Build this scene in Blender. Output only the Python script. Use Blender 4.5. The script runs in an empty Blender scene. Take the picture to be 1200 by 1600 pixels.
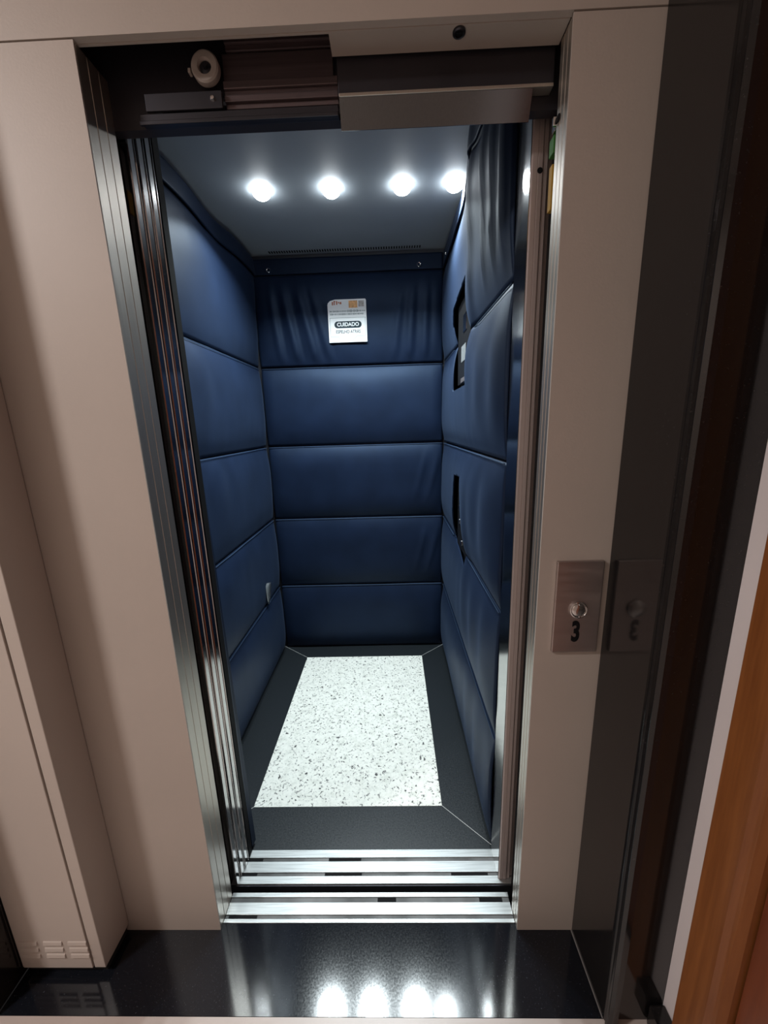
import bpy, bmesh, math, random
from mathutils import Vector, Matrix, noise
random.seed(7)
S = bpy.context.scene
COL = S.collection
PI = math.pi

# ------------------------------------------------------------------ helpers
def link(o, parent=None):
    COL.objects.link(o)
    if parent is not None:
        o.parent = parent
        if parent.type == 'EMPTY':      # meshes are modelled in world coordinates
            o.matrix_parent_inverse = Matrix.Translation(-Vector(parent.location))
    return o

def mesh_from(bm, name, mat, parent=None, smooth=False):
    me = bpy.data.meshes.new(name)
    bmesh.ops.recalc_face_normals(bm, faces=bm.faces)
    bm.to_mesh(me); bm.free()
    if smooth:
        for p in me.polygons: p.use_smooth = True
    me.materials.append(mat)
    return link(bpy.data.objects.new(name, me), parent)

def tag(o, label=None, cat=None, group=None, kind=None):
    if label: o['label'] = label
    if cat: o['category'] = cat
    if group: o['group'] = group
    if kind: o['kind'] = kind
    return o

def thing(name, loc, label, cat, group=None):
    o = bpy.data.objects.new(name, None)
    o.empty_display_size = .05
    o.location = loc
    COL.objects.link(o)
    return tag(o, label, cat, group)

def add_box(bm, x0, x1, y0, y1, z0, z1, bev=0):
    vs = [bm.verts.new((x, y, z)) for x in (x0, x1) for y in (y0, y1) for z in (z0, z1)]
    fs = [(0,1,3,2),(4,6,7,5),(0,4,5,1),(2,3,7,6),(0,2,6,4),(1,5,7,3)]
    faces = [bm.faces.new([vs[i] for i in f]) for f in fs]
    if bev:
        es = list({e for f in faces for e in f.edges})
        bmesh.ops.bevel(bm, geom=es, offset=bev, segments=2, affect='EDGES', profile=.5)

def box(name, b, mat, parent=None, bev=0):
    bm = bmesh.new()
    add_box(bm, *b, bev=bev)
    return mesh_from(bm, name, mat, parent)

def boxes(name, bs, mat, parent=None, bev=0):
    bm = bmesh.new()
    for b in bs: add_box(bm, *b, bev=bev)
    return mesh_from(bm, name, mat, parent)

def add_prism(bm, pts, axis, a0, a1):
    """pts: 2-D polygon in the two other axes (in x,y,z order), extruded along axis from a0 to a1"""
    def mk(p, a):
        if axis == 'x': return (a, p[0], p[1])
        if axis == 'y': return (p[0], a, p[1])
        return (p[0], p[1], a)
    A = [bm.verts.new(mk(p, a0)) for p in pts]
    B = [bm.verts.new(mk(p, a1)) for p in pts]
    n = len(pts)
    bm.faces.new(A); bm.faces.new(B[::-1])
    for i in range(n):
        bm.faces.new((A[i], A[(i+1) % n], B[(i+1) % n], B[i]))

def prism(name, pts, axis, a0, a1, mat, parent=None):
    bm = bmesh.new()
    add_prism(bm, pts, axis, a0, a1)
    return mesh_from(bm, name, mat, parent)

def add_lathe(bm, prof, c, axis, n=32):
    """prof: (radius, distance along axis) list"""
    ax = {'x': Vector((1,0,0)), 'y': Vector((0,1,0)), 'z': Vector((0,0,1))}[axis]
    e1 = Vector((0,1,0)) if axis == 'x' else Vector((1,0,0))
    e2 = ax.cross(e1)
    rings = []
    for r, h in prof:
        if r < 1e-6:
            rings.append([bm.verts.new(Vector(c) + ax*h)])
        else:
            rings.append([bm.verts.new(Vector(c) + ax*h + e1*(r*math.cos(2*PI*i/n)) + e2*(r*math.sin(2*PI*i/n))) for i in range(n)])
    for a, b in zip(rings, rings[1:]):
        for i in range(n):
            j = (i+1) % n
            if len(a) == 1 and len(b) == 1: continue
            if len(a) == 1: bm.faces.new((a[0], b[i], b[j]))
            elif len(b) == 1: bm.faces.new((a[i], a[j], b[0]))
            else: bm.faces.new((a[i], a[j], b[j], b[i]))

def lathe(name, prof, c, axis, mat, parent=None, n=32, smooth=True):
    bm = bmesh.new()
    add_lathe(bm, prof, c, axis, n)
    o = mesh_from(bm, name, mat, parent, smooth)
    if smooth:
        m = o.modifiers.new('edges', 'EDGE_SPLIT'); m.split_angle = math.radians(38)
    return o

def tube(name, pts, r, mat, parent=None, n=8):
    bm = bmesh.new()
    rings = []
    for i, p in enumerate(pts):
        p = Vector(p)
        a = Vector(pts[max(i-1, 0)]); b = Vector(pts[min(i+1, len(pts)-1)])
        t = (b-a).normalized()
        up = Vector((0,0,1)) if abs(t.z) < .9 else Vector((1,0,0))
        e1 = t.cross(up).normalized(); e2 = t.cross(e1)
        rings.append([bm.verts.new(p + e1*(r*math.cos(2*PI*k/n)) + e2*(r*math.sin(2*PI*k/n))) for k in range(n)])
    for a, b in zip(rings, rings[1:]):
        for k in range(n):
            bm.faces.new((a[k], a[(k+1) % n], b[(k+1) % n], b[k]))
    bm.faces.new(rings[0]); bm.faces.new(rings[-1][::-1])
    return mesh_from(bm, name, mat, parent, True)

def text(name, s, size, mat, M, parent=None, sx=1.0, ext=.0004, bold=0.0, align='CENTER'):
    cu = bpy.data.curves.new(name, 'FONT')
    cu.body = s; cu.size = size; cu.extrude = ext; cu.offset = bold
    cu.align_x = align; cu.align_y = 'CENTER'
    t = bpy.data.objects.new(name, cu)
    COL.objects.link(t)
    dg = bpy.context.evaluated_depsgraph_get()
    me = bpy.data.meshes.new_from_object(t.evaluated_get(dg))
    COL.objects.unlink(t); bpy.data.objects.remove(t); bpy.data.curves.remove(cu)
    me.transform(Matrix.Diagonal((sx, 1, 1, 1)))
    me.transform(M)
    me.materials.clear(); me.materials.append(mat)
    return link(bpy.data.objects.new(name, me), parent)

def facing_hall(x, y, z):          # text plane that faces -y, reading along +x
    return Matrix.Translation((x, y, z)) @ Matrix.Rotation(PI/2, 4, 'X')

# ------------------------------------------------------------------ materials
def new_mat(name):
    m = bpy.data.materials.new(name); m.use_nodes = True
    nt = m.node_tree
    return m, nt, nt.nodes['Principled BSDF']

def coords(nt, scale=(1,1,1)):
    tc = nt.nodes.new('ShaderNodeTexCoord'); mp = nt.nodes.new('ShaderNodeMapping')
    mp.inputs['Scale'].default_value = scale
    nt.links.new(tc.outputs['Object'], mp.inputs['Vector'])
    return mp.outputs['Vector']

def noise_tex(nt, vec, scale, detail=3, rough=.5):
    n = nt.nodes.new('ShaderNodeTexNoise')
    n.inputs['Scale'].default_value = scale; n.inputs['Detail'].default_value = detail
    n.inputs['Roughness'].default_value = rough
    nt.links.new(vec, n.inputs['Vector'])
    return n.outputs['Fac']

def ramp(nt, fac, stops):
    r = nt.nodes.new('ShaderNodeValToRGB')
    el = r.color_ramp.elements
    while len(el) < len(stops): el.new(.5)
    for e, (p, c) in zip(el, stops):
        e.position = p; e.color = (*c, 1) if len(c) == 3 else c
    nt.links.new(fac, r.inputs['Fac'])
    return r.outputs['Color']

def bump(nt, b, fac, strength, dist=.002):
    n = nt.nodes.new('ShaderNodeBump')
    n.inputs['Strength'].default_value = strength; n.inputs['Distance'].default_value = dist
    nt.links.new(fac, n.inputs['Height']); nt.links.new(n.outputs['Normal'], b.inputs['Normal'])

def simple(name, col, rough=.5, metal=0, var=.12, nscale=6, scale=(1,1,1), bmp=0, coat=0, spec=.5, bscale=None):
    m, nt, b = new_mat(name)
    v = coords(nt, scale)
    f = noise_tex(nt, v, nscale)
    lo = tuple(c*(1-var) for c in col); hi = tuple(min(1, c*(1+var)) for c in col)
    nt.links.new(ramp(nt, f, [(.3, lo), (.7, hi)]), b.inputs['Base Color'])
    b.inputs['Roughness'].default_value = rough
    b.inputs['Metallic'].default_value = metal
    b.inputs['Coat Weight'].default_value = coat
    b.inputs['Coat Roughness'].default_value = .08
    b.inputs['Specular IOR Level'].default_value = spec
    if bmp:
        bump(nt, b, noise_tex(nt, v, bscale or nscale*12, 2), bmp, .001)
    return m

def emit(name, col, strength):
    m, nt, b = new_mat(name)
    b.inputs['Base Color'].default_value = (.8, .8, .8, 1)
    b.inputs['Emission Color'].default_value = (*col, 1)
    b.inputs['Emission Strength'].default_value = strength
    return m

M_wall = simple('beige_paint', (.455, .395, .35), .55, var=.03, nscale=3, bmp=.15, bscale=220)
M_frame = simple('beige_enamel', (.44, .385, .34), .38, var=.02, nscale=4)
M_cab = simple('beige_cabinet_enamel', (.48, .42, .375), .45, var=.03, nscale=4, bmp=.06, bscale=150)
M_white = simple('white_wall_paint', (.78, .72, .72), .7, var=.03, nscale=5, bmp=.2, bscale=90)
M_ceil_hall = simple('hall_ceiling_paint', (.7, .66, .62), .8, var=.02)
M_hallwall = simple('hall_wall_paint', (.5, .43, .38), .7, var=.03)
M_gap = simple('plinth_black', (.01, .01, .01), .9)  # flat black for the cabinet plinth

def granite(name, base, speck, rough, sscale=260, thr=.66):
    m, nt, b = new_mat(name)
    v = coords(nt)
    f = noise_tex(nt, v, sscale, 2, .6)
    c = ramp(nt, f, [(thr-.2, base), (thr, tuple(x*1.3 for x in base)), (thr+.08, speck)])
    nt.links.new(c, b.inputs['Base Color'])
    f2 = noise_tex(nt, v, sscale*.8, 2)
    r = nt.nodes.new('ShaderNodeMapRange')
    r.inputs['To Min'].default_value = rough*.6; r.inputs['To Max'].default_value = rough*1.5
    nt.links.new(f2, r.inputs['Value']); nt.links.new(r.outputs['Result'], b.inputs['Roughness'])
    return m
M_granite = granite('black_granite_polished', (.006, .007, .010), (.05, .055, .065), .10, 300)
M_granite_car = granite('black_granite_car_floor', (.012, .015, .018), (.05, .055, .06), .35)
M_granite_wall = granite('black_granite_cladding', (.010, .009, .009), (.028, .027, .027), .10)

def terrazzo():
    m, nt, b = new_mat('white_speckled_terrazzo')
    v = coords(nt)
    d = nt.nodes.new('ShaderNodeTexNoise'); d.inputs['Scale'].default_value = 40; nt.links.new(v, d.inputs['Vector'])
    mx = nt.nodes.new('ShaderNodeMixRGB'); mx.inputs['Fac'].default_value = .035
    nt.links.new(v, mx.inputs['Color1']); nt.links.new(d.outputs['Color'], mx.inputs['Color2'])
    n1 = noise_tex(nt, mx.outputs['Color'], 105, 2, .55)
    c1 = ramp(nt, n1, [(.33, (.06, .06, .06)), (.365, (.30, .30, .29)), (.39, (.74, .75, .70)), (.55, (.86, .87, .81))])
    n2 = noise_tex(nt, v, 30, 4, .6)
    c2 = ramp(nt, n2, [(.30, (.80, .81, .79)), (.5, (1, 1, 1))])
    mul = nt.nodes.new('ShaderNodeMixRGB'); mul.blend_type = 'MULTIPLY'; mul.inputs['Fac'].default_value = .8
    nt.links.new(c1, mul.inputs['Color1']); nt.links.new(c2, mul.inputs['Color2'])
    nt.links.new(mul.outputs['Color'], b.inputs['Base Color'])
    b.inputs['Roughness'].default_value = .4
    return m
M_terrazzo = terrazzo()

def steel(name, col, rough, metal=1, stretch=(60, 60, .6)):
    m, nt, b = new_mat(name)
    v = coords(nt, stretch)
    f = noise_tex(nt, v, 8, 3)
    nt.links.new(ramp(nt, f, [(.3, tuple(c*.9 for c in col)), (.7, col)]), b.inputs['Base Color'])
    b.inputs['Metallic'].default_value = metal
    r = nt.nodes.new('ShaderNodeMapRange')
    r.inputs['To Min'].default_value = rough*.75; r.inputs['To Max'].default_value = rough*1.25
    nt.links.new(f, r.inputs['Value']); nt.links.new(r.outputs['Result'], b.inputs['Roughness'])
    return m
M_jamb = steel('brushed_steel_jamb', (.50, .45, .395), .36, .88)
M_post = steel('satin_steel_post', (.60, .50, .47), .45, .55, (20, 20, .3))
M_darkmirror = steel('dark_polished_steel', (.20, .21, .22), .16)
M_mirror = steel('polished_steel', (.50, .48, .47), .13)
M_plate = steel('brushed_steel_plate', (.56, .49, .47), .42, stretch=(1, 3, 9))
M_chrome = steel('chrome', (.75, .73, .72), .12)
M_darksteel = simple('dark_grey_steel', (.055, .055, .065), .35, .8, nscale=9)
M_rail = simple('brown_enamelled_rail', (.13, .10, .105), .30, .5, var=.2, nscale=5, scale=(.6, 30, 30))
M_trackbox = simple('black_track_housing', (.028, .026, .032), .4, .3)
M_doorbrown = simple('dark_brown_door_sheet', (.03, .02, .022), .4, .2)
M_rubber = simple('black_rubber', (.010, .010, .011), .7, spec=.08)
M_alu = None
def alu():
    m, nt, b = new_mat('worn_aluminium')
    v = coords(nt, (1.5, 60, 30))
    f = noise_tex(nt, v, 6, 3)
    nt.links.new(ramp(nt, f, [(.3, (.36, .37, .37)), (.7, (.56, .58, .58))]), b.inputs['Base Color'])
    b.inputs['Metallic'].default_value = .85
    b.inputs['Roughness'].default_value = .42
    return m
M_alu = alu()
M_groove = simple('uneven_aluminium_groove', (.13, .13, .13), .6, .3, var=.8, nscale=5, scale=(1.3, .2, .2))  # grey with uneven darker bands along the groove
M_carceil = simple('grey_car_ceiling', (.36, .41, .45), .6, var=.03)
M_carwall = simple('dark_car_wall_sheet', (.02, .022, .03), .5, .2)
M_nylonbulb = simple('roller_nylon', (.33, .29, .26), .6, var=.15, nscale=20)
M_yellow = simple('yellow_tab_plastic', (.45, .27, .04), .5)
M_green = simple('green_block_plastic', (.04, .16, .03), .5)
M_wood = None
def wood(name, c0, c1, scale, rough=.35):
    m, nt, b = new_mat(name)
    v = coords(nt, scale)
    f = noise_tex(nt, v, 5, 5, .6)
    nt.links.new(ramp(nt, f, [(.3, c0), (.7, c1)]), b.inputs['Base Color'])
    b.inputs['Roughness'].default_value = rough
    return m
M_woodframe = wood('honey_brown_wood', (.20, .065, .018), (.31, .11, .03), (6, 14, .8))
M_woodleaf = wood('red_brown_wood', (.14, .032, .010), (.22, .055, .016), (6, 9, .7))
M_tile = simple('beige_floor_tile', (.50, .42, .38), .35, var=.04, nscale=8)

def fabric(name, col, bscale=900):
    m, nt, b = new_mat(name)
    v = coords(nt)
    f = noise_tex(nt, v, 9, 4)
    nt.links.new(ramp(nt, f, [(.3, tuple(c*.85 for c in col)), (.7, tuple(c*1.15 for c in col))]), b.inputs['Base Color'])
    b.inputs['Roughness'].default_value = .52
    b.inputs['Specular IOR Level'].default_value = .28
    b.inputs['Specular Tint'].default_value = (.50, .70, 1, 1)
    b.inputs['Sheen Weight'].default_value = .06
    b.inputs['Sheen Roughness'].default_value = .4
    b.inputs['Sheen Tint'].default_value = (.35, .5, .8, 1)
    bump(nt, b, noise_tex(nt, v, bscale, 1), .12, .0006)
    return m
M_navy = fabric('navy_blue_nylon', (.0060, .0118, .0305))
M_hem = fabric('dark_navy_binding', (.006, .010, .024))
M_pipe_highlight = fabric('navy_piping_highlight', (.03, .05, .09))  # lighter navy paints in the highlight along the seam edges
M_paper = simple('sticker_white', (.80, .83, .84), .4, var=.01)
M_ink = simple('sticker_dark_ink', (.030, .045, .055), .6, spec=.1)
M_blackink = simple('black_ink', (.008, .008, .009), .6, spec=.1)
M_inkline = simple('sticker_grey_ink', (.25, .30, .31), .5)
M_orange = simple('sticker_orange_print', (.75, .40, .16), .5, var=.35, nscale=120)
M_redink = simple('sticker_red_brown_print', (.45, .16, .09), .5, var=.3, nscale=150)
M_greyprint = simple('sticker_grey_print', (.40, .38, .36), .5, var=.4, nscale=150)
M_label = simple('grey_label', (.17, .18, .185), .5, var=.3, nscale=90)
M_black = simple('black_plastic', (.008, .008, .009), .45, spec=.2)
M_patch = simple('worn_silver_patch', (.22, .24, .26), .4, .3, var=.3, nscale=30)
M_ledlens = emit('led_lens', (.92, .97, 1.0), 30)
M_halllens = emit('hall_lamp_lens', (1.0, .93, .90), 3)
M_bezel = simple('white_lamp_ring', (.75, .76, .76), .35)

# ------------------------------------------------------------------ the hallway (setting)
HL = 1.950        # underside of the lintel
def structure(o): return tag(o, kind='structure')

structure(boxes('wall_back', [
    (-2.2, -.0135, 0, .06, 0, HL-.002), (-.0135, 0, 0, .003, 0, HL-.002),
    (.8135, 2.0, 0, .06, 0, HL-.002), (.8, .8135, 0, .003, 0, HL-.002),
    (-2.2, 2.0, 0, .012, HL+.001, 2.6)], M_wall))
structure(box('floor', (-2.2, 1.07, -2.0, -.158, -.06, 0), M_tile))
structure(box('trim_1', (-.462, .944, -.157, .0135, -.06, 0), M_granite))
structure(box('ceiling', (-2.2, 1.2, -2.0, .03, 2.6, 2.65), M_ceil_hall))
structure(box('wall_front', (-2.2, 1.2, -2.05, -2.0, 0, 2.6), M_hallwall))
structure(box('wall_left', (-2.25, -2.2, -2.0, .06, 0, 2.6), M_hallwall))
# right wall with the wooden door next to the granite pilaster
structure(boxes('wall_right', [(1.0705, 1.18, -.2, -.1585, 0, 2.6), (1.07, 1.18, -1.2, -.2, 2.14, 2.6), (1.07, 1.18, -2.0, -1.2, 0, 2.6)], M_white))
structure(boxes('baseboard_right', [(1.036, 1.0703, -.2005, -.162, 0, .058)], M_granite_wall, bev=.004))

d1 = thing('door_1', (1.07, -.7, 0), None, None); structure(d1)
bm = bmesh.new()
fr = [(-.2015, 1.058), (-.205, 1.052), (-.262, 1.052), (-.268, 1.060), (-.275, 1.060), (-.281, 1.074), (-.281, 1.10), (-.2015, 1.10)]
add_prism(bm, [(x, y) for y, x in fr], 'z', 0, 2.13)
add_prism(bm, [(x, -1.4 - y) for y, x in fr], 'z', 0, 2.13)
add_box(bm, 1.055, 1.10, -1.12, -.281, 2.06, 2.13)
tag(mesh_from(bm, 'door_frame', M_woodframe, d1), 'honey brown wooden door frame')
bm = bmesh.new()
add_box(bm, 1.085, 1.12, -1.117, -.284, .004, 2.055)
for z0, z1 in ((.14, .95), (1.08, 1.94)):
    for y0, y1 in ((-.66, -.40), (-1.0, -.74)):
        add_box(bm, 1.078, 1.086, y0, y1, z0, z1, bev=.004)
mesh_from(bm, 'door_leaf', M_woodleaf, d1)
lathe('door_handle', [(0, -.05), (.012, -.05), (.012, -.012), (.024, -.01), (.024, 0), (0, 0)], (1.085, -1.05, 1.0), 'x', M_chrome, d1)

# granite pilaster at the right, with two bead grooves on its arris
P = [(.944, -.0015), (.944, -.150)]
for k, (xx, yy) in enumerate([(.944, -.150), (.9455, -.1535), (.944, -.157), (.946, -.161), (.9435, -.165), (.9455, -.1695), (.944, -.173), (.950, -.178)]):
    if k: P.append((xx, yy))
P += [(.962, -.1785), (.9655, -.160), (.966, -.1585), (1.0695, -.1585), (1.0695, -.0015)]
structure(prism('trim_2', P, 'z', 0, 2.6, M_granite_wall))
# granite pilaster at the far left of the cabinet
structure(box('trim_3', (-1.0, -.463, -.165, -.002, 0, 2.6), M_granite_wall, bev=.003))
# pale mastic joint where pilaster meets the granite floor strip
structure(box('trim_4', (.9415, .9437, -.157, -.001, 0, .0012), simple('grey_mastic', (.22, .21, .20), .7)))

# hallway cabinet at the left with louvred door
cab = thing('wall_cabinet', (-.355, -.045, 0), 'beige full-height metal cabinet with louvred door left of the lift', 'cabinet')
boxes('body', [(-.4605, -.4565, -.088, -.001, .025, 2.5), (-.2765, -.2486, -.088, -.001, .025, 2.5), (-.4565, -.2765, -.083, -.001, .025, 2.5)], M_cab, cab, bev=.0015)
boxes('plinth', [(-.455, -.255, -.078, -.004, 0, .0245)], M_gap, cab)
bm = bmesh.new()
add_box(bm, -.4545, -.2790, -.0905, -.0835, .028, 2.49, bev=.001)
cd = mesh_from(bm, 'door', M_cab, cab)
for cx in (-.424, -.362, -.301):
    for k in range(3):
        z = .066 + k*.021
        bm = bmesh.new()
        pts = [(-.0904, z), (-.0904, z+.012), (-.0922, z+.0095), (-.0936, z+.0015)]
        add_prism(bm, pts, 'x', cx-.023, cx+.023)
        mesh_from(bm, 'louver', M_cab, cd)

# ------------------------------------------------------------------ landing door frame, lock, call plate
lf = thing('landing_door_frame', (.4, .04, 0), 'brushed steel lift doorway jambs with beige soffit panel under the lintel', 'door frame')
def jamb(x, d, y1, parent):
    """d=+1: body lies towards -x (left jamb)"""
    ys = [(.0035, 0)]
    for g in (y1*.36, y1*.70):
        ys += [(g-.0012, 0), (g, .0022), (g+.0012, 0)]
    ys += [(y1, 0)]
    pts = [(x - d*o, y) for y, o in ys] + [(x - d*.012, y1), (x - d*.012, .0035)]
    o = prism('jamb', pts, 'z', .0, HL-.003, M_jamb, parent)
    return o
jl = jamb(0, 1, .078, lf)
jr = jamb(.8, -1, .046, lf)
tag(boxes('soffit_panel', [(.412, .80, .0125, .0565, HL, HL+.02), (-.013, .412, .0125, .0165, HL, HL+.02)], M_frame, lf), 'beige soffit strip')
lathe('screw', [(0, -.0025), (.005, -.002), (.006, 0), (0, 0)], (.7995, .036, 1.833), 'x', M_rubber, jr)
box('catch', (.792, .7995, .040, .0455, 1.825, 1.838), M_chrome, jr, bev=.001)

lk = thing('key_lock', (.625, .024, HL), 'small round dark key lock set in the beige lintel underside', 'lock')
lathe('lock_ring', [(0.0065, 0), (.0105, 0), (.0105, -.003), (.0085, -.0045), (.0065, -.004), (.0065, 0)], (.625, .024, HL+.0002), 'z', M_darksteel, lk)
lathe('key_barrel', [(0, -.002), (.006, -.002), (.006, 0), (0, 0)], (.625, .024, HL+.0002), 'z', M_rubber, lk)
box('key_slot', (.6205, .6295, .0234, .0246, HL-.0024, HL-.0014), M_darksteel, lk)

cp = thing('call_button_plate', (.882, 0, .831), 'steel lift call plate with round button and black 3 on beige wall', 'call button')
bm = bmesh.new()
add_box(bm, .834, .931, -.0075, .0008, .832, 1.041, bev=.0022)
mesh_from(bm, 'plate', M_plate, cp)
bt = lathe('button', [(.0185, -.0078), (.0185, -.011), (.0165, -.012), (.0155, -.0105), (.0145, -.0105), (.012, -.0125), (.006, -.0135), (0, -.0138)], (.884, 0, .933), 'y', M_chrome, cp)
text('floor_number', '3', .064, M_blackink, facing_hall(.8825, -.0080, .880), cp, sx=.60, bold=.0026, ext=.0003)
for xx, zz in ((.841, 1.034), (.924, 1.034), (.841, .839), (.924, .839)):
    pass

# ------------------------------------------------------------------ landing sill, landing door, track
def sill_thing(name, label, x0, x1, ys, parent=None, z=0.0, dark=None):
    t = thing(name, ((x0+x1)/2, (ys[0]+ys[-1])/2, z), label, 'door sill') if parent is None else parent
    return t
ls = thing('landing_sill', (.4, .05, -.03), 'two-groove aluminium landing sill nearest the black granite strip', 'door sill')
bm = bmesh.new()
yl = [.0145, .0235, .0325, .0610, .0735, .0850]
add_box(bm, 0.0005, .7995, yl[0], yl[5], -.03, -.008)
for a, b in ((0, 1), (2, 3), (4, 5)): add_box(bm, .0005, .7995, yl[a], yl[b], -.008, .0012, bev=.0006)
mesh_from(bm, 'sill_body', M_alu, ls)
boxes('track_groove', [(.001, .799, yl[1]+.0003, yl[2]-.0003, -.0079, -.0012)], M_groove, ls)
boxes('track_groove', [(.001, .799, yl[3]+.0003, yl[4]-.0003, -.0079, -.0012)], M_groove, ls)

for a, b, k in ((.425, .478, 3), (.715, .78, 3), (.01, .09, 1)):  # short dark segments laid in the landing sill grooves
    tag(box('groove_dark_segment', (a, b, yl[k]+.0005, yl[k+1]-.0005, -.0013, -.0007), M_rubber, ls), 'dark segment in the groove')
ld = thing('landing_door', (-.35, .09, 0), 'dark brown landing door panel slid open behind the left jamb', 'door')
box('door_panel', (-.75, -.0135, .081, .0965, .0, 1.868), M_doorbrown, ld, bev=.001)
box('yellow_tab', (-.0134, -.0118, .0815, .0950, 1.755, 1.795), M_yellow, ld)
st = thing('landing_door_lock', (.83, .08, 0), 'black lock strip with green and yellow tabs behind the right jamb', 'lock')
box('strip', (.816, .85, .052, .1035, .002, 1.868), M_rubber, st)
box('green_tab', (.801, .8158, .058, .078, 1.795, 1.823), M_green, st, bev=.001)
box('yellow_tab', (.801, .8158, .058, .072, 1.705, 1.778), M_yellow, st, bev=.001)
box('contact', (.801, .8155, .056, .070, 1.828, 1.848), M_chrome, st, bev=.001)

tr = thing('door_track', (.4, .085, 1.88), 'dark brown sliding door track under the lintel, left half uncovered', 'door track')
box('housing', (-.10, .86, .078, .0985, 1.872, 2.12), M_trackbox, tr)
# uncovered rails on the left half
bm = bmesh.new()
for z0, z1, yy in ((1.985, 1.993, .066), (1.993, 1.999, .070), (1.999, 2.007, .066), (1.977, 1.985, .071), (2.007, 2.06, .070)):
    add_box(bm, .222, .4110, yy, .0775, z0, z1, bev=.0012)
mesh_from(bm, 'upper_rail', M_rail, tr)
bm = bmesh.new()
add_box(bm, .214, .4110, .073, .0775, 1.933, 1.975, bev=.0012)
mesh_from(bm, 'rail_web', M_rail, tr)
bm = bmesh.new()
for z0, z1, yy in ((1.919, 1.931, .066), (1.910, 1.919, .070), (1.900, 1.910, .066), (1.892, 1.900, .071)):
    add_box(bm, .214, .4185, yy, .0775, z0, z1, bev=.0012)
mesh_from(bm, 'lower_rail', M_rail, tr)
bm = bmesh.new()
add_box(bm, .06, .4180, .060, .0775, 1.871, 1.884, bev=.001)
add_box(bm, .06, .4180, .056, .062, 1.8655, 1.8715, bev=.001)
mesh_from(bm, 'bottom_lip', M_darksteel, tr)

hg = thing('roller_hanger', (.15, .06, 1.883), 'grey hanger bracket with round roller at top left of the doorway', 'roller')
bm = bmesh.new()
add_box(bm, .075, .213, .0560, .0615, 1.885, 1.911, bev=.001)
add_box(bm, .075, .213, .0615, .0650, 1.905, 1.911, bev=.001)
mesh_from(bm, 'bracket', M_darksteel, hg)
lathe('bracket_screw', [(0, -.004), (.003, -.0035), (.0045, 0), (0, 0)], (.197, .0560, 1.899), 'y', M_chrome, hg, n=16)
rl = lathe('roller', [(.0105, -.004), (.0125, -.008), (.0215, -.0085), (.0240, -.006), (.0240, .004), (.0105, .004), (.0105, -.004)], (.190, .058, 1.943), 'y', M_nylonbulb, hg, n=40)
lathe('axle_bolt', [(0, -.006), (.003, -.0065), (.004, -.004), (.0095, -.003), (.0100, .003), (0, .003)], (.190, .058, 1.943), 'y', M_darksteel, hg, n=24)
box('stop_pin', (.1600, .1650, .050, .060, 1.934, 1.941), M_nylonbulb, hg, bev=.001)

hc = thing('header_cover', (.6, .07, 1.86), 'smooth dark header panel with polished steel lower strip, right of the rails', 'cover panel')
tag(box('dark_panel', (.4190, .797, .062, .0770, 1.8995, HL+.055), M_trackbox, hc, bev=.001), 'smooth dark upper panel')
tag(prism('steel_strip', [(.058, 1.8925), (.0765, 1.8925), (.0768, 1.8540), (.0750, 1.8535)], 'x', .4205, .760, M_darkmirror, hc), 'polished steel strip')
box('steel_edge', (.4205, .795, .056, .0770, 1.8927, 1.8980), M_jamb, hc, bev=.001)

# ------------------------------------------------------------------ elevator car
car = thing('elevator_car', (.3, .75, 0), 'lift car with white speckled floor, black border and grey ceiling', 'elevator')
X0, X1, Y0, Y1, ZC = -.205, .800, .2015, 1.392, 2.170
ix0, ix1, iy0, iy1 = -.030, .645, .346, 1.262
tag(box('floor_inlay', (ix0, ix1, iy0, iy1, -.02, 0), M_terrazzo, car), 'white speckled terrazzo floor inlay')
def border(pts): return tag(prism('floor_border', pts, 'z', -.02, -.0002, M_granite_car, car), 'black granite floor border')
g = .0006
border([(X0, Y0), (X1, Y0), (ix1, iy0-g), (ix0, iy0-g)])
border([(X0, Y1), (ix0, iy1+g), (ix1, iy1+g), (X1, Y1)])
border([(X0, Y0+g), (ix0-g, iy0), (ix0-g, iy1), (X0, Y1-g)])
border([(X1, Y0+g), (X1, Y1-g), (ix1+g, iy1), (ix1+g, iy0)])
M_grout = simple('pale_grout', (.42, .43, .42), .6)
for a, b in (((ix0, iy0), (X0, Y0)), ((ix1, iy0), (X1, Y0)), ((ix0, iy1), (X0, Y1)), ((ix1, iy1), (X1, Y1))):
    a = Vector(a); b = Vector(b); n = Vector((-(b-a).y, (b-a).x)).normalized()*.0009
    prism('mitre_joint', [tuple(a+n), tuple(b+n), tuple(b-n), tuple(a-n)], 'z', -.0001, .0004, M_grout, car)
box('platform', (X0-.03, X1+.06, Y0-.03, Y1+.03, -.08, -.0205), M_carwall, car)
box('side_wall', (X0-.03, X0, Y0, Y1+.03, -.0195, ZC+.03), M_carwall, car)
box('side_wall', (X1, X1+.03, Y0, Y1+.03, -.0195, ZC+.03), M_carwall, car)
box('rear_wall', (X0, X1, Y1, Y1+.03, -.0195, ZC+.03), M_carwall, car)
tag(box('ceiling_panel', (X0, X1, Y0-.02, Y1, ZC, ZC+.03), M_carceil, car), 'grey ceiling panel')
bm = bmesh.new()
for k in range(60):
    add_box(bm, -.08+k*.0125, -.08+k*.0125+.006, Y1-.052, Y1-.030, ZC-.002, ZC+.0001)
tag(mesh_from(bm, 'vent_slot', M_rubber, car), 'row of dark ceiling vent slots')
box('front_return', (X0-.03, .010, .1765, .2000, -.0195, ZC), M_darksteel, car)
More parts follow.
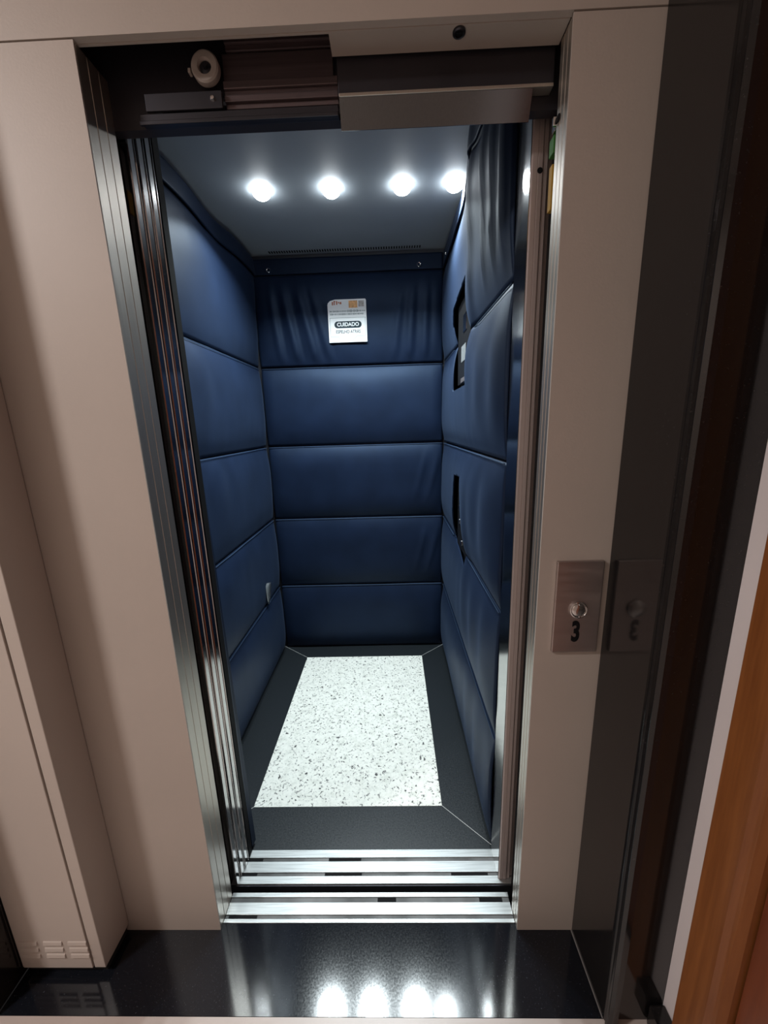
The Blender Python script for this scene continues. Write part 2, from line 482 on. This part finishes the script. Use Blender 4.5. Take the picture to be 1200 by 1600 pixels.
# strike post at the right, stepped
bm = bmesh.new()
add_prism(bm, [(.7830, .1200), (.7850, .1165), (.7945, .1165), (.7950, .1180), (.7960, .1165), (.8040, .1165), (.8045, .1230), (.8060, .1190), (.8140, .1190), (.8150, .1250), (.8450, .1250), (.8450, .2000), (.7830, .2000)], 'z', .003, 2.0)
tag(mesh_from(bm, 'strike_post', M_post, car), 'satin steel strike post at right')
tag(box('post_liner', (.7815, .7829, .1205, .1995, .003, 2.0), M_mirror, car), 'mirror polished liner')
lathe('post_hole', [(0, -.001), (.005, -.001), (.0055, 0), (0, 0)], (.7995, .1165, 1.800), 'y', M_rubber, car, n=16)
box('transom', (-.22, .79, .1765, .2000, 1.952, ZC), M_darksteel, car)
ycs = [.1065, .1270, .1365, .1670, .1775, .2008]
bm = bmesh.new()
add_box(bm, X0, .845, ycs[0], ycs[5], -.02, -.008)
for a, b in ((0, 1), (2, 3), (4, 5)): add_box(bm, X0, .845, ycs[a], ycs[b], -.008, .0015, bev=.0006)
csl = tag(mesh_from(bm, 'car_sill', M_alu, car), 'three-rib aluminium car sill')
boxes('track_groove', [(X0+.001, .844, ycs[1]+.0003, ycs[2]-.0003, -.0079, -.0012)], M_groove, csl)
boxes('track_groove', [(X0+.001, .844, ycs[3]+.0003, ycs[4]-.0003, -.0079, -.0012)], M_groove, csl)
for a, b, k in ((-.01, .055, 1), (.262, .375, 1), (.0, .06, 3), (.268, .37, 3), (.645, .755, 1)):  # short dark segments laid in the car sill grooves
    tag(box('groove_dark_segment', (a, b, ycs[k]+.0005, ycs[k+1]-.0005, -.0013, -.0007), M_rubber, csl), 'dark segment in the groove')
# apron below the car sill, seen through the gap
box('apron', (X0, .845, .1035, .1060, -.35, -.003), M_darksteel, car)

# car door: three telescoping leaves stacked at the left
cdr = thing('car_door', (-.3, .14, 0), 'polished steel lift car door, its telescoped leaves stacked open at left', 'door')
for xe, y0, y1 in ((.0060, .1020, .1240), (.0105, .1255, .1480), (.0140, .1495, .1720)):
    bm = bmesh.new()
    add_prism(bm, [(-.70, y0), (xe-.002, y0), (xe, y0+.002), (xe, y1-.003), (xe+.0018, y1-.002), (xe+.0018, y1-.0005), (xe-.001, y1), (-.70, y1)], 'z', .0035, 1.94)
    mesh_from(bm, 'door_leaf', M_mirror, cdr)
box('rubber_edge', (.0105, .0165, .1765, .1990, .0035, 1.945), M_rubber, cdr)

# ------------------------------------------------------------------ downlights
led_pos = [(.050, .845, 'first from the left'), (.303, .850, 'second from the left'), (.560, .850, 'third from the left'), (.748, .846, 'partly hidden behind the right padding')]
for k, (lx, ly, where) in enumerate(led_pos):
    d = thing('downlight', (lx, ly, ZC), 'round lit downlight in lift ceiling, ' + where, 'ceiling light', 'downlights across the lift ceiling')
    lathe('bezel', [(.0335, -.001), (.035, -.0015), (.041, -.0012), (.043, -.0003), (.0335, -.0003), (.0335, -.001)], (lx, ly, ZC), 'z', M_bezel, d)
    lathe('lens', [(.033, -.0004), (.0325, -.010), (.029, -.019), (.021, -.026), (.010, -.0295), (0, -.030)], (lx, ly, ZC), 'z', M_ledlens, d)
    ar = bpy.data.lights.new('lamp', 'AREA'); ar.shape = 'DISK'; ar.size = .06
    ar.energy = 7.8 if k < 3 else 2.6; ar.color = (.86, .97, 1.0); ar.spread = math.radians(128)
    lo = bpy.data.objects.new('lamp', ar); lo.location = (lx, ly, ZC-.033)
    link(lo, d)

# ------------------------------------------------------------------ padding
ZS = [0.006, .408, .817, 1.2255, 1.634, 2.075, 2.150]
def sm(a, b, x):
    t = max(0, min(1, (x-a)/(b-a))); return t*t*(3-2*t)

def quilt_row(name, parent, fn, u0, u1, z0, z1, off, nu, nz, holes=(), mat=None, thick=.006):
    bm = bmesh.new()
    bmesh.ops.create_grid(bm, x_segments=nu, y_segments=nz, size=.5)
    for v in bm.verts:
        v.co = Vector((u0 + (v.co.x+.5)*(u1-u0), z0 + (v.co.y+.5)*(z1-z0), 0))
    for poly in holes:
        zs = [p[1] for p in poly]
        if max(zs) < z0 or min(zs) > z1: continue
        n = len(poly); cen = sum((Vector((p[0], p[1], 0)) for p in poly), Vector())/n
        for i in range(n):
            a = Vector((*poly[i], 0)); b = Vector((*poly[(i+1) % n], 0))
            nn = Vector((-(b-a).y, (b-a).x, 0))
            bmesh.ops.bisect_plane(bm, geom=bm.verts[:]+bm.edges[:]+bm.faces[:], plane_co=a, plane_no=nn, dist=1e-6)
        dead = []
        for f in bm.faces:
            c = f.calc_center_median(); ins = True
            for i in range(n):
                a = Vector((*poly[i], 0)); b = Vector((*poly[(i+1) % n], 0))
                nn = Vector((-(b-a).y, (b-a).x, 0))
                if (c-a).dot(nn)*(cen-a).dot(nn) < 0: ins = False; break
            if ins: dead.append(f)
        bmesh.ops.delete(bm, geom=dead, context='FACES')
    for v in bm.verts:
        u, z = v.co.x, v.co.y
        v.co = Vector(fn(u, z, off(u, z, (u-u0)/(u1-u0), (z-z0)/(z1-z0))))
    o = mesh_from(bm, name, mat or M_navy, parent, True)
    m = o.modifiers.new('cloth', 'SOLIDIFY'); m.thickness = thick; m.offset = 0
    return o

def pillow(base, amp, seed, wr=None):
    def off(u, z, a, v):
        e = min(1, min(v, 1-v)*2)                     # 0 on the seams, 1 midway
        p = 1-(1-e)**3.2
        ed = min(1, min(a, 1-a)*14); q = 1-(1-ed)**2.5
        n = noise.noise(Vector((u*3.1+seed, z*3.7, seed*1.7)))*.006*p
        n += noise.noise(Vector((u*16+seed, z*5, 4.2)))*.0030*math.exp(-e*3.0)*e*2   # puckers along the stitching
        o = base + amp*p*(.35+.65*q) + n*q
        if wr: o += wr(u, z, a, v)
        return max(.0075, o)
    return off

def make_pad(name, loc, label, fn, u0, u1, nu, wrinkle, seed, holes=(), amp=.026, base=.0085):
    t = thing(name, loc, label, 'padding', 'quilted padding on the lift walls')
    for i in range(5):
        wr = (lambda u, z, a, v, i=i: wrinkle(i, u, z, a, v))
        quilt_row('cushion', t, fn, u0, u1, ZS[i]+(.0065 if i else .0015), ZS[i+1]-.0015, pillow(base, amp, seed+i*3.3, wr), nu, 36, holes)
    tag(quilt_row('hem', t, fn, u0, u1, ZS[5]+.001, ZS[6], lambda u, z, a, v: base+.005+.006*(1-v)+noise.noise(Vector((u*5+seed, z*4, 1)))*.003+wrinkle(5, u, z, a, v), nu, 10, (), M_hem), 'dark binding along the top')
    for i in range(1, 5):  # seam tubes, their lighter blue stands for the edge highlight
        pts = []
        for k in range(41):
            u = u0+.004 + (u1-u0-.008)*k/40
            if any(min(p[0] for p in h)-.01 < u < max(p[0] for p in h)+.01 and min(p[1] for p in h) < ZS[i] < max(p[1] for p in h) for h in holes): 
                if len(pts) > 1: tube('piping_highlight', pts, .0016, M_pipe_highlight, t, 6)
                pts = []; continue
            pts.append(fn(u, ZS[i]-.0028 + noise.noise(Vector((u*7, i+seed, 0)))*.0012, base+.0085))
        if len(pts) > 1: tube('piping_highlight', pts, .0016, M_pipe_highlight, t, 6)
    return t

# rear pad
def fold(u, c, w): return math.exp(-((u-c)/w)**2)
def wr_rear(i, u, z, a, v):
    o = 0
    if i == 4:
        env = sm(0, .15, v)*sm(1.02, .6, v)
        for c0, s, am, w in ((-.02, .28, .011, .016), (.06, .36, .012, .018), (-.09, .18, .009, .015), (.13, .40, .006, .014), (.62, -.10, .008, .016), (.56, -.22, .006, .016), (.69, -.05, .007, .014)):
            cc = c0 + s*(1.95-z)*.6
            o += am*env*(fold(u, cc, w) - .5*fold(u, cc+2*w, w))
    if i in (2, 1):
        env = sm(.1, .5, v)*sm(1, .6, v)*sm(.45, .72, u)
        for c0 in (.62, .69): o += .006*env*fold(u, c0+.25*(z-ZS[i]-.1), .014)
    return o
RW = lambda u, z, o: (u, Y1-.003-o, z)
rear = make_pad('wall_pad', (.3, Y1-.02, 0), 'navy quilted padding on the rear lift wall, carrying the white notice', RW, -.178, .776, 90, wr_rear, 1.0, amp=.028)
def eyelet(parent, c, axis, sgn, r=.0075):
    return lathe('eyelet', [(r*.55, 0), (r*.6, sgn*.003), (r*.85, sgn*.004), (r, sgn*.002), (r, 0), (r*.55, 0)], c, axis, M_chrome, parent, n=20)
for ex in (-.094, .656): eyelet(rear, (ex, Y1-.026, 2.096), 'y', -1, .011)

# left pad
def wr_left(i, u, z, a, v):
    o = 0
    if i >= 4: 
        zz = z-ZS[4]
        o += .016*sm(.95, 1.15, u)*sm(1.9, 2.1, z) + .006*sm(1.75, 2.1, z)*math.sin(u*11)
    if i in (2, 3): o += .004*math.sin(u*26+i)*sm(.2, .8, v)*sm(1, .85, v)*sm(.9, .7, u)
    return o
LW = lambda u, z, o: (X0+.003+o, u, z)
left = make_pad('wall_pad', (X0+.02, .8, 0), 'navy quilted padding on the left lift wall, unbroken by cut-outs', LW, .232, 1.366, 90, wr_left, 5.0)
eyelet(left, (X0+.024, 1.26, 2.10), 'x', 1)
bm = bmesh.new()
pts = [(-.17, .2035), (.0005, .2035), (.0005, .2300), (-.17, .2300)]
A = [bm.verts.new((x, y, .012)) for x, y in ((-.168, .2035), (.0170, .2035), (.0200, .2250), (-.168, .2290))]
B = [bm.verts.new((x, y, 1.15)) for x, y in ((-.168, .2035), (.0060, .2035), (.0050, .2250), (-.168, .2290))]
D = [bm.verts.new((x, y, 2.10)) for x, y in ((-.168, .2035), (-.0020, .2035), (-.0040, .2250), (-.168, .2290))]
for q, r in ((A, B), (B, D)):
    for i in range(4): bm.faces.new((q[i], q[(i+1) % 4], r[(i+1) % 4], r[i]))
bm.faces.new(A); bm.faces.new(D)
fl = tag(mesh_from(bm, 'front_flap', M_hem, left), 'dark edge flap wrapped round the front return')
bm = bmesh.new()
rows = []
for k in range(13):
    t_ = k/12; z = .645-.225*t_
    w = .005+.036*math.sin(PI*min(1, t_*1.02))**.7*(1 if t_ > .42 else .35)
    c = 1.135-.02*t_
    rows.append((bm.verts.new((-.1745+.004*math.sin(PI*t_), c-w, z)), bm.verts.new((-.1735+.004*math.sin(PI*t_), c+w, z))))
for a, b in zip(rows, rows[1:]): bm.faces.new((a[0], a[1], b[1], b[0]))
pt = tag(mesh_from(bm, 'worn_patch', M_patch, left, True), 'worn silver grey tape patch')
m = pt.modifiers.new('thick', 'SOLIDIFY'); m.thickness = .002

# right pad with two cut-outs over the car buttons
H1 = [(.650, 1.455), (.925, 1.455), (.985, 1.72), (.955, 1.775), (.660, 1.805)]
H2 = [(.670, .765), (.70, .770), (.960, .785), (.895, 1.11), (.745, 1.118)]
def wr_right(i, u, z, a, v):
    o = 0
    if i >= 4:
        env = sm(1.66, 1.80, z)
        for c0, s, am, w in ((.235, .10, .010, .014), (.30, .16, .012, .016), (.385, .26, .010, .018), (.52, .42, .013, .026)):
            cc = c0 + s*(2.13-z)*.45
            o += am*env*fold(u, cc, w)*sm(.95, .5, u-.2)
        o += .030*sm(1.78, 2.10, z)*fold(u, .52, .22)
    if i in (2, 3):
        o += .005*sm(.1, .5, v)*sm(1, .7, v)*math.sin(u*30+i*2)*sm(.65, .4, u)
    if i in (0, 1):
        o += .0035*sm(.1, .5, v)*sm(1, .7, v)*math.sin(u*38+i*2)*sm(.8, .5, u)
    # the cloth lifts at the rims of the cut-outs
    for h in (H1, H2):
        uc = min(p[0] for p in h); zc = sum(p[1] for p in h)/len(h)
        o += .008*fold(u, uc-.01, .05)*fold(z, zc, .17)
    return o
RT = lambda u, z, o: (X1-.003-o, u, z)
right = make_pad('wall_pad', (X1-.02, .8, 0), 'navy quilted padding on the right lift wall, two slots cut over the buttons', RT, .206, 1.366, 90, wr_right, 9.0, holes=(H1, H2), amp=.024)
eyelet(right, (X1-.026, 1.26, 2.10), 'x', -1)

# notice sticker on the rear pad
SY = Y1-.003-.0085-.028-.0095
sk = thing('warning_sticker', (.292, SY, 1.745), 'white notice reading CUIDADO ESPELHO ATRAS stuck on the rear padding', 'sticker')
sx0, sx1, sz0, sz1 = .195, .389, 1.745, 1.945
pts = [(sx0, sz0), (sx1, sz0), (sx1, sz1-.006), (sx1-.004, sz1), (sx0+.038, sz1), (sx0+.014, sz1-.006), (sx0+.003, sz1-.015), (sx0, sz1-.024)]
prism('paper', pts, 'y', SY-.0012, SY+.0012, M_paper, sk)
yf = SY-.0013
W_, H_ = sx1-sx0, sz1-sz0
def sp(fx, fz): return sx0+fx*W_, sz1-fz*H_
def flat(name, fx0, fx1, fz0, fz1, mat):
    a = sp(fx0, fz0); b = sp(fx1, fz1)
    return box(name, (a[0], b[0], yf-.0004, yf, b[1], a[1]), mat, sk)
# pill with the heading
bm = bmesh.new()
pc = []
xa, za = sp(.155, .505); xb, zb = sp(.865, .665)
r_ = (za-zb)/2; zc_ = (za+zb)/2
for k in range(17): pc.append((xb-r_+r_*math.cos(-PI/2+PI*k/16), zc_+r_*math.sin(-PI/2+PI*k/16)))
for k in range(17): pc.append((xa+r_+r_*math.cos(PI/2+PI*k/16), zc_+r_*math.sin(PI/2+PI*k/16)))
add_prism(bm, pc, 'y', yf-.0005, yf)
pill = tag(mesh_from(bm, 'heading_badge', M_ink, sk), 'dark rounded badge')
text('heading_text', 'CUIDADO', .0245, M_paper, facing_hall((xa+xb)/2, yf-.0009, zc_), pill, sx=.98, bold=.0007)
tx, tz = sp(.51, .755)
text('warning_text', 'ESPELHO ATRÁS', .0215, M_ink, facing_hall(tx, yf-.0004, tz), sk, sx=.80, bold=.0002)
fr = []
lw = .0016
def line(a, b):
    a = Vector(sp(*a)); b = Vector(sp(*b)); n = Vector((-(b-a).y, (b-a).x)).normalized()*lw/2
    fr.append([tuple(a+n), tuple(b+n), tuple(b-n), tuple(a-n)])
for a, b in (((.04, .425), (.985, .425)), ((.045, .425), (.045, .865)), ((.965, .425), (.965, .855)), ((.045, .865), (.265, .865)), ((.265, .865), (.275, .99)), ((.965, .855), (.745, .855)), ((.745, .855), (.585, .99))): line(a, b)
bm = bmesh.new()
for q in fr: add_prism(bm, q, 'y', yf-.0004, yf)
mesh_from(bm, 'frame_line', M_inkline, sk)
# printed logo, picture and the fine print at the top (illegible in the photograph)
bm = bmesh.new()
lg = tag(flat('printed_picture', .55, .775, .035, .20, M_orange), 'orange printed picture')
tag(flat('printed_picture', .80, .945, .04, .175, M_greyprint), 'grey printed picture')
bm = bmesh.new()
for fx, w, f0, f1 in ((.115, .035, .05, .13), (.16, .05, .03, .055), (.165, .03, .055, .125), (.225, .035, .035, .12), (.275, .03, .055, .09), (.315, .05, .06, .11)):
    a = sp(fx, f0); b = sp(fx+w, f1)
    add_box(bm, a[0], b[0], yf-.0004, yf, b[1], a[1])
tag(mesh_from(bm, 'printed_logo', M_redink, sk), 'small red brown logo')
bm = bmesh.new()
random.seed(3)
for fz, segs in ((.272, (.05, .97)), (.342, (.06, .95))):
    x = segs[0]
    while x < segs[1]-.02:
        w = random.uniform(.012, .03)
        hgt = random.choice((.010, .014, .018)) * (1.5 if .45 < x < .75 and fz < .3 else 1)
        a = sp(x, fz-hgt); b = sp(min(x+w, segs[1]), fz+hgt)
        add_box(bm, a[0], b[0], yf-.0004, yf, b[1], a[1])
        x += w+random.uniform(.004, .014)
tag(mesh_from(bm, 'fine_print', M_inkline, sk), 'two lines of fine print')

# car operating panel behind the cut-outs
op = thing('control_panel', (X1, .78, .70), 'dark lift control panel seen through the slots in the right padding', 'control panel')
XP = .7790
tag(box('upper_module', (XP, X1-.0003, .668, .915, 1.475, 1.775), M_black, op, bev=.002), 'black upper module')
tag(box('lower_module', (XP+.004, X1-.0003, .70, .90, .800, 1.095), M_black, op, bev=.002), 'black lower button module')
tag(box('display', (XP-.0022, XP-.0001, .735, .80, 1.655, 1.715), M_chrome, op, bev=.0006), 'shiny steel indicator window')
tag(box('info_label', (XP-.0012, XP-.0001, .745, .835, 1.555, 1.612), M_label, op), 'grey printed label')
tag(box('base_strip', (XP-.0016, XP-.0001, .70, .84, 1.480, 1.496), M_plate, op), 'steel strip')
for by, bz in ((.775, 1.005), (.775, .955), (.845, .975), (.775, .900), (.845, .915), (.790, .835)):
    lathe('floor_button', [(.012, 0), (.012, -.004), (.009, -.0055), (0, -.0062)], (XP+.0039, by, bz), 'x', M_chrome, op, n=20)

# ------------------------------------------------------------------ hall lamp
hl = thing('ceiling_lamp', (-1.25, -1.05, 2.6), 'round hall ceiling lamp left of the doorway', 'ceiling light')
lathe('lamp_base', [(0, 0), (.17, 0), (.17, -.03), (.155, -.035), (0, -.035)], (-1.25, -1.05, 2.5995), 'z', M_bezel, hl)
lathe('diffuser', [(.15, -.0355), (.14, -.055), (.09, -.07), (0, -.075)], (-1.25, -1.05, 2.5995), 'z', M_halllens, hl)
ar = bpy.data.lights.new('lamp', 'AREA'); ar.shape = 'DISK'; ar.size = .28; ar.energy = 44; ar.color = (1.0, .93, .90)
lo = bpy.data.objects.new('lamp', ar); lo.location = (-1.25, -1.05, 2.515); link(lo, hl)

# ------------------------------------------------------------------ world, camera, view
w = bpy.data.worlds.new('world'); S.world = w; w.use_nodes = True
w.node_tree.nodes['Background'].inputs['Color'].default_value = (.6, .55, .55, 1)
w.node_tree.nodes['Background'].inputs['Strength'].default_value = .02

cam = bpy.data.cameras.new('camera')
cam.sensor_fit = 'HORIZONTAL'; cam.sensor_width = 36
cam.lens = 602.46/1200*36
cam.clip_start = .02
co = bpy.data.objects.new('camera', cam); COL.objects.link(co)
R = Matrix.Rotation(.0237, 4, 'Z') @ Matrix.Rotation(1.3495, 4, 'X') @ Matrix.Rotation(-.0305, 4, 'Z')
co.matrix_world = Matrix.Translation((.497, -.7656, 1.3261)) @ R
S.camera = co

S.view_settings.view_transform = 'Standard'
S.view_settings.look = 'None'
S.view_settings.gamma = 1
S.view_settings.use_curve_mapping = False
S.view_settings.exposure = 0
